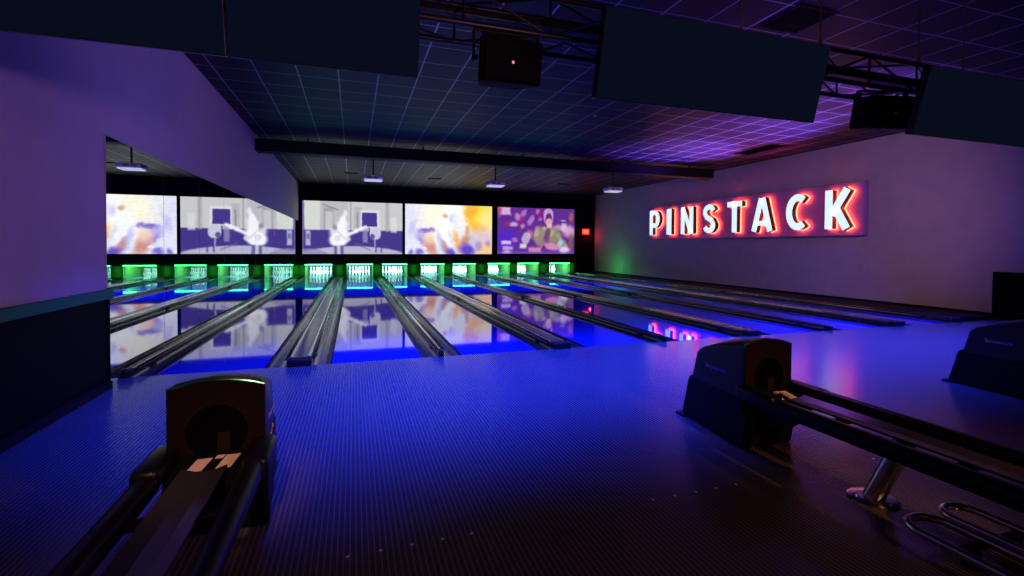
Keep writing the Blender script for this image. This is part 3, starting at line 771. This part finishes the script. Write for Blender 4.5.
    # --- side lettering, both cheeks
    for s in (-1, 1):
        if s < 0:
            R_ = Matrix(((0, 0, -1, 0), (-1, 0, 0, 0), (0, 1, 0, 0), (0, 0, 0, 1)))
            for wd, col, off in (('Bruns', 'letter_grey', .0), ('wick', 'letter_blue', .118)):
                text_mesh(wd, .054, Matrix.Translation((-HW * .967, .345 - off, .492)) @ R_, M[col], hood, 'lettering')
        else:
            R_ = Matrix(((0, 0, 1, 0), (1, 0, 0, 0), (0, 1, 0, 0), (0, 0, 0, 1)))
            text_mesh('Brunswick', .054, Matrix.Translation((HW * .967, .08, .492)) @ R_, M['letter_grey'], hood, 'lettering')
    # --- chute in front of the mouth, with paper labels
    b = NB(); prism(b, [(-.05, .24), (-.05, .405), (-.25, .385), (-.3, .36), (-.28, .28), (-.16, .16), (-.05, .1)], 'x', -.155, .155)
    bmesh.ops.bevel(b, geom=b.edges[:], offset=.01, segments=2, affect='EDGES')
    ch = obj('chute', b, M['skirt'], t, smooth=True)
    def zt(y): return .405 + (y + .05) * .1 + .0015
    for x0, x1, y0, y1, sk in ((-.09, -.025, -.225, -.115, .07), (.03, .092, -.22, -.1, .07), (.005, .04, -.125, -.095, .02)):
        b = NB(); quad = [(x0, y0), (x1, y0), (x1 + sk * .3, y1), (x0 + sk * .3, y1)]
        A = [b.verts.new((p[0], p[1], zt(p[1]) + .0)) for p in quad]; B = [b.verts.new((p[0], p[1], zt(p[1]) + .0015)) for p in quad]
        for k in range(4): b.faces.new((A[k], A[(k+1) % 4], B[(k+1) % 4], B[k]))
        b.faces.new(A[::-1]); b.faces.new(B)
        lb = obj('warning_label', b, M['paper'], ch); lb['label'] = 'cream paper label on the chute'
        b = NB(); ww, dd = x1 - x0, y1 - y0
        for (p, q, r_, s_) in (((.15, .5, .2, .35), (.2, .7, .5, .58), (.25, .6, .7, .8)) if sk else ((.12, .6, .18, .24), (.12, .6, .32, .38), (.12, .6, .46, .52), (.12, .6, .6, .66), (.7, .8, .5, .8))):
            box(b, x0 + ww * p, x0 + ww * q, y0 + dd * r_, y0 + dd * s_, zt(y0 + dd * r_) + .0015, zt(y0 + dd * s_) + .0025)
        obj('print', b, M['ink'], lb)
    # --- shrouds joining the outer rails to the hood
    for s in (-1, 1):
        b = NB(); box(b, s * .212 - .055, s * .212 + .055, -.34, -.02, .36, .462, bev=.03, seg=4); obj('rail_shroud', b, M['tubeblack'], t, smooth=True)
    b = NB(); tube(b, [(.222, .0, .40), (.226, .02, .44), (.226, .06, .48)], .008, 8); lathe(b, [(0, -.02), (.016, -.014), (.016, .014), (0, .02)], 12, c=(.226, .0, .40)); obj('latch', b, M['chrome'], t, smooth=True)
    # --- rack: two outer rails, centre track, cross ties
    RL = -2.3
    for s in (-1, 1):
        b = NB()
        # rounded rail with a hanging lip
        dz = .022 if s > 0 else 0
        prof = [(-.034, .352), (-.042, .37), (-.042, .41), (-.034, .428), (-.016, .438), (.016, .438), (.034, .428), (.042, .41), (.042, .37), (.034, .352)]
        prof = [(p[0], p[1] + dz) for p in prof]
        prism(b, [(s * .205 + p[0], p[1]) for p in prof], 'y', RL, -.3)
        obj('outer_rail', b, M['tubeblack'], t, smooth=True)
    b = NB(); prism(b, [(-.09, .425), (-.03, .405), (.03, .405), (.09, .425), (.09, .413), (.033, .393), (-.033, .393), (-.09, .413)], 'y', RL, -.27)
    obj('ball_track', b, M['track'], t)
    for y in (-.62, -1.25, -1.9):
        b = NB(); box(b, -.18, .18, -.03, .03, .365, .39, bev=.004); obj('cross_tie', b, M['skirt'], t, (0, y, 0))
    # --- slanted steel leg on a round floor flange
    b = NB(); tube(b, [(-.02, -.815, .012), (-.0, -.96, .385)], .052, 24); lg = obj('leg', b, M['chrome'], t, smooth=True)
    b = NB(); lathe(b, [(0, 0), (.125, 0), (.125, .008), (.112, .016), (.07, .02), (0, .02)], 32, c=(-.02, -.815, 0))
    for k in range(3):
        a = 2*PI*k/3 + .5; lathe(b, [(.012, .0), (.012, .026), (.0, .03)], 10, c=(-.02 + .092*math.cos(a), -.815 + .092*math.sin(a), 0))
    obj('flange', b, M['chrome'], lg, smooth=True)
    return t
BR = make_return((5.16, -3.4, 0), 'black ball return with brown face and steel leg, below the middle monitor')
dup(BR, (1.70, -3.4, 0), 'black ball return close to the mirror wall, its brown mouth facing out')
dup(BR, (8.57, -3.4, 0), 'dark ball return on the approach nearest the plain wall, only its flank showing'.replace('nearest', 'next to'))

# low steel tube rack under the middle ball return
t = thing('ball_rack', 'low rack of two bent steel tube loops on the floor below the ball return', 'rack', (5.155, -5.27, 0))
def loop(x0, x1, ytip, z):
    r = (x1 - x0)/2; c = (x0 + x1)/2; pts = [(x0, -.9, z)]
    for k in range(13):
        a = PI - PI * k / 12; pts.append((c + r * math.cos(a), ytip - r + r * math.sin(a), z))
    return pts + [(x1, -.9, z)]
for x0, x1, yt in ((-.335, -.12, .72), (-.05, .14, .735)):
    b = NB(); tube(b, loop(x0, x1, yt, .115), .019, 12); obj('tube_loop', b, M['chrome'], t, smooth=True)
for y in (.5, -.3):
    b = NB(); box(b, -.3, .2, -.02, .02, .08, .1, bev=.004); obj('cross_bar', b, M['nose'], t, (0, y, 0))
    for x in (-.2, .1):
        b = NB(); box(b, -.02, .02, -.03, .03, 0, .085, bev=.005); obj('support_foot', b, M['nose'], t, (x, y, 0))

# ------------------------------------------------------------------ lights
def light(kind, name, loc, col, power, target=None, size=.2, sy=None, cone=None, blend=.5):
    l = bpy.data.lights.new(name, kind); l.color = col; l.energy = power
    if kind == 'AREA':
        l.size = size
        if sy: l.shape = 'RECTANGLE'; l.size_y = sy
    else: l.shadow_soft_size = size
    if kind == 'SPOT': l.spot_size = math.radians(cone); l.spot_blend = blend
    o = bpy.data.objects.new(name, l); COL.objects.link(o); o.location = loc
    if target: o.rotation_euler = (Vector(target) - Vector(loc)).to_track_quat('-Z', 'Y').to_euler()
    return o
BLUE = (.012, .045, 1)
for i in range(6):
    x = 2.2 + i * 1.95
    light('SPOT', 'blue_approach_light', (x, -1.1, 4.1), (.011, .036, 1), 3500, (x, -.85, 0), .08, cone=77, blend=.85)
    light('SPOT', 'blue_wash_light', (x, .6, 4.1), BLUE, 400, (x, 3.6, 0), .08, cone=84, blend=.6)
for i in range(5):
    x = 2.0 + i * 2.3
    light('SPOT', 'blue_lane_light', (x, 8.7, 4.0), BLUE, 2300, (x, 10.4, 0), .08, cone=84, blend=.7)
for i, (a, c) in enumerate(LANES):
    xc = (a + c)/2
    light('AREA', 'pin_light', (xc, 17.62, .78), (.62, 1, .86), 150, (xc, 18.75, .1), .9, .12)
    light('POINT', 'pit_green_light', (xc, 17.6, .62), (.02, 1, .12), 8, size=.05)
for i, (a, c) in enumerate(pit_edges):
    light('AREA', 'green_fill_light', ((a + c)/2, YB - .16, .3), (.04, 1, .04), .55, ((a + c)/2, YB + 1, .3), .2, .4)  # unseen one-sided light added to green the panel fronts
light('AREA', 'green_fill_light', (13.7, YB - 2.6, .3), (.04, 1, .2), 6, (14.8, YB - 2.6, .4), .3, .3)  # unseen light added for the green glow on the side wall
if 0:
    pass
# added violet spots without fixtures, aimed up to tint the ceiling
for y, pw in ((.6, 4500), (3.0, 6500), (5.7, 9500)):
    light('SPOT', 'violet_ceiling_fill', (14.2, y, .14), (.24, .075, 1), pw, (11.6, y + .1, 4.2), .03, cone=46, blend=.9)
light('SPOT', 'red_ceiling_fill', (14.3, 4.6, .14), (1, .04, .45), 900, (13.2, 4.6, 4.2), .03, cone=44, blend=1)  # added spot without a fixture, reddens the ceiling by the wall
light('SPOT', 'purple_ceiling_light', (6.5, -2.15, 3.42), (.3, .1, 1), 34, (7.5, -1.2, 4.2), .02, cone=76, blend=1)
light('SPOT', 'violet_floor_fill', (6.4, -2.15, 2.98), (.42, .12, 1), 170, (6.2, -3.0, 0), .05, cone=58, blend=1)  # added spot without a fixture, tints the approach floor violet
# added unseen spots giving both side walls a violet and mauve wash
light('SPOT', 'violet_wall_fill', (5.4, -2.08, 2.96), (.36, .22, 1), 300, (0, 4.2, 2.8), .08, cone=96, blend=1)
light('SPOT', 'violet_wall_fill', (4.6, -6.4, 2.1), (.8, .36, .95), 230, (0, -.6, 1.9), .15, cone=70, blend=1)
light('SPOT', 'mauve_wall_fill', (9.4, -2.15, 3.0), (.95, .43, .52), 430, (14.8, 4.6, 2.0), .08, cone=76, blend=1)
# warm lamp behind the camera, plus added narrow spots brightening the ball returns
light('AREA', 'seating_lamp', (4.6, -8.3, 3.2), (1, .5, .3), 24, (4.2, -4, .4), .8)
light('SPOT', 'warm_return_fill', (2.0, -7.6, 3.4), (1, .52, .3), 480, (1.72, -3.55, .42), .05, cone=11, blend=1)
light('SPOT', 'warm_return_fill', (5.0, -8.2, 3.2), (1, .5, .26), 620, (5.14, -3.55, .5), .05, cone=9.5, blend=1)
light('SPOT', 'warm_return_fill', (6.6, -8.4, 2.6), (1, .48, .2), 420, (5.2, -4.3, .12), .05, cone=12, blend=1)
for x in (2.87, 6.47, 10.55):
    light('SPOT', 'projector_fill', (x * .55 + 2.6, -2.1, 3.4), (.55, .4, 1), 260, (x, 8.05, 3.3), .03, cone=5, blend=.8)  # added spot without a fixture, brightens the projector body
light('POINT', 'exit_sign_glow', (14.45, YB - .2, 1.95), (1, .03, .05), 4, size=.05)

w = bpy.data.worlds.new('world'); SC.world = w; w.use_nodes = True
w.node_tree.nodes['Background'].inputs[0].default_value = (.05, .03, .09, 1); w.node_tree.nodes['Background'].inputs[1].default_value = .02

# ------------------------------------------------------------------ camera
F, TH, PY, CX, CY, CH_, PIT, ROL = 480.4678, .3187, 255.7277, 2.3368, -6.1373, 1.4248, .0195, -.0059
cam = bpy.data.cameras.new('camera'); cam.sensor_width = 36; cam.lens = F / 1024 * 36; cam.clip_start = .05; cam.clip_end = 100
cam.shift_y = -(288 - PY) / 1024
co = bpy.data.objects.new('camera', cam); COL.objects.link(co)
r = Vector((math.cos(TH), -math.sin(TH), 0)); f0 = Vector((math.sin(TH), math.cos(TH), 0)); Z = Vector((0, 0, 1))
fw = f0 * math.cos(PIT) - Z * math.sin(PIT); U = Z * math.cos(PIT) + f0 * math.sin(PIT)
cxv = r * math.cos(ROL) - U * math.sin(ROL); cyv = r * math.sin(ROL) + U * math.cos(ROL)
co.matrix_world = Matrix(((cxv.x, cyv.x, -fw.x, CX), (cxv.y, cyv.y, -fw.y, CY), (cxv.z, cyv.z, -fw.z, CH_), (0, 0, 0, 1)))
SC.camera = co
vs = SC.view_settings
SC.display_settings.display_device = 'sRGB'
vs.view_transform = 'Standard'; vs.look = 'None'; vs.gamma = 1; vs.exposure = 0; vs.use_curve_mapping = False
cy = SC.cycles
cy.use_denoising = True; cy.max_bounces = 10; cy.glossy_bounces = 6; cy.diffuse_bounces = 4
cy.caustics_reflective = False; cy.caustics_refractive = False; cy.sample_clamp_indirect = 4
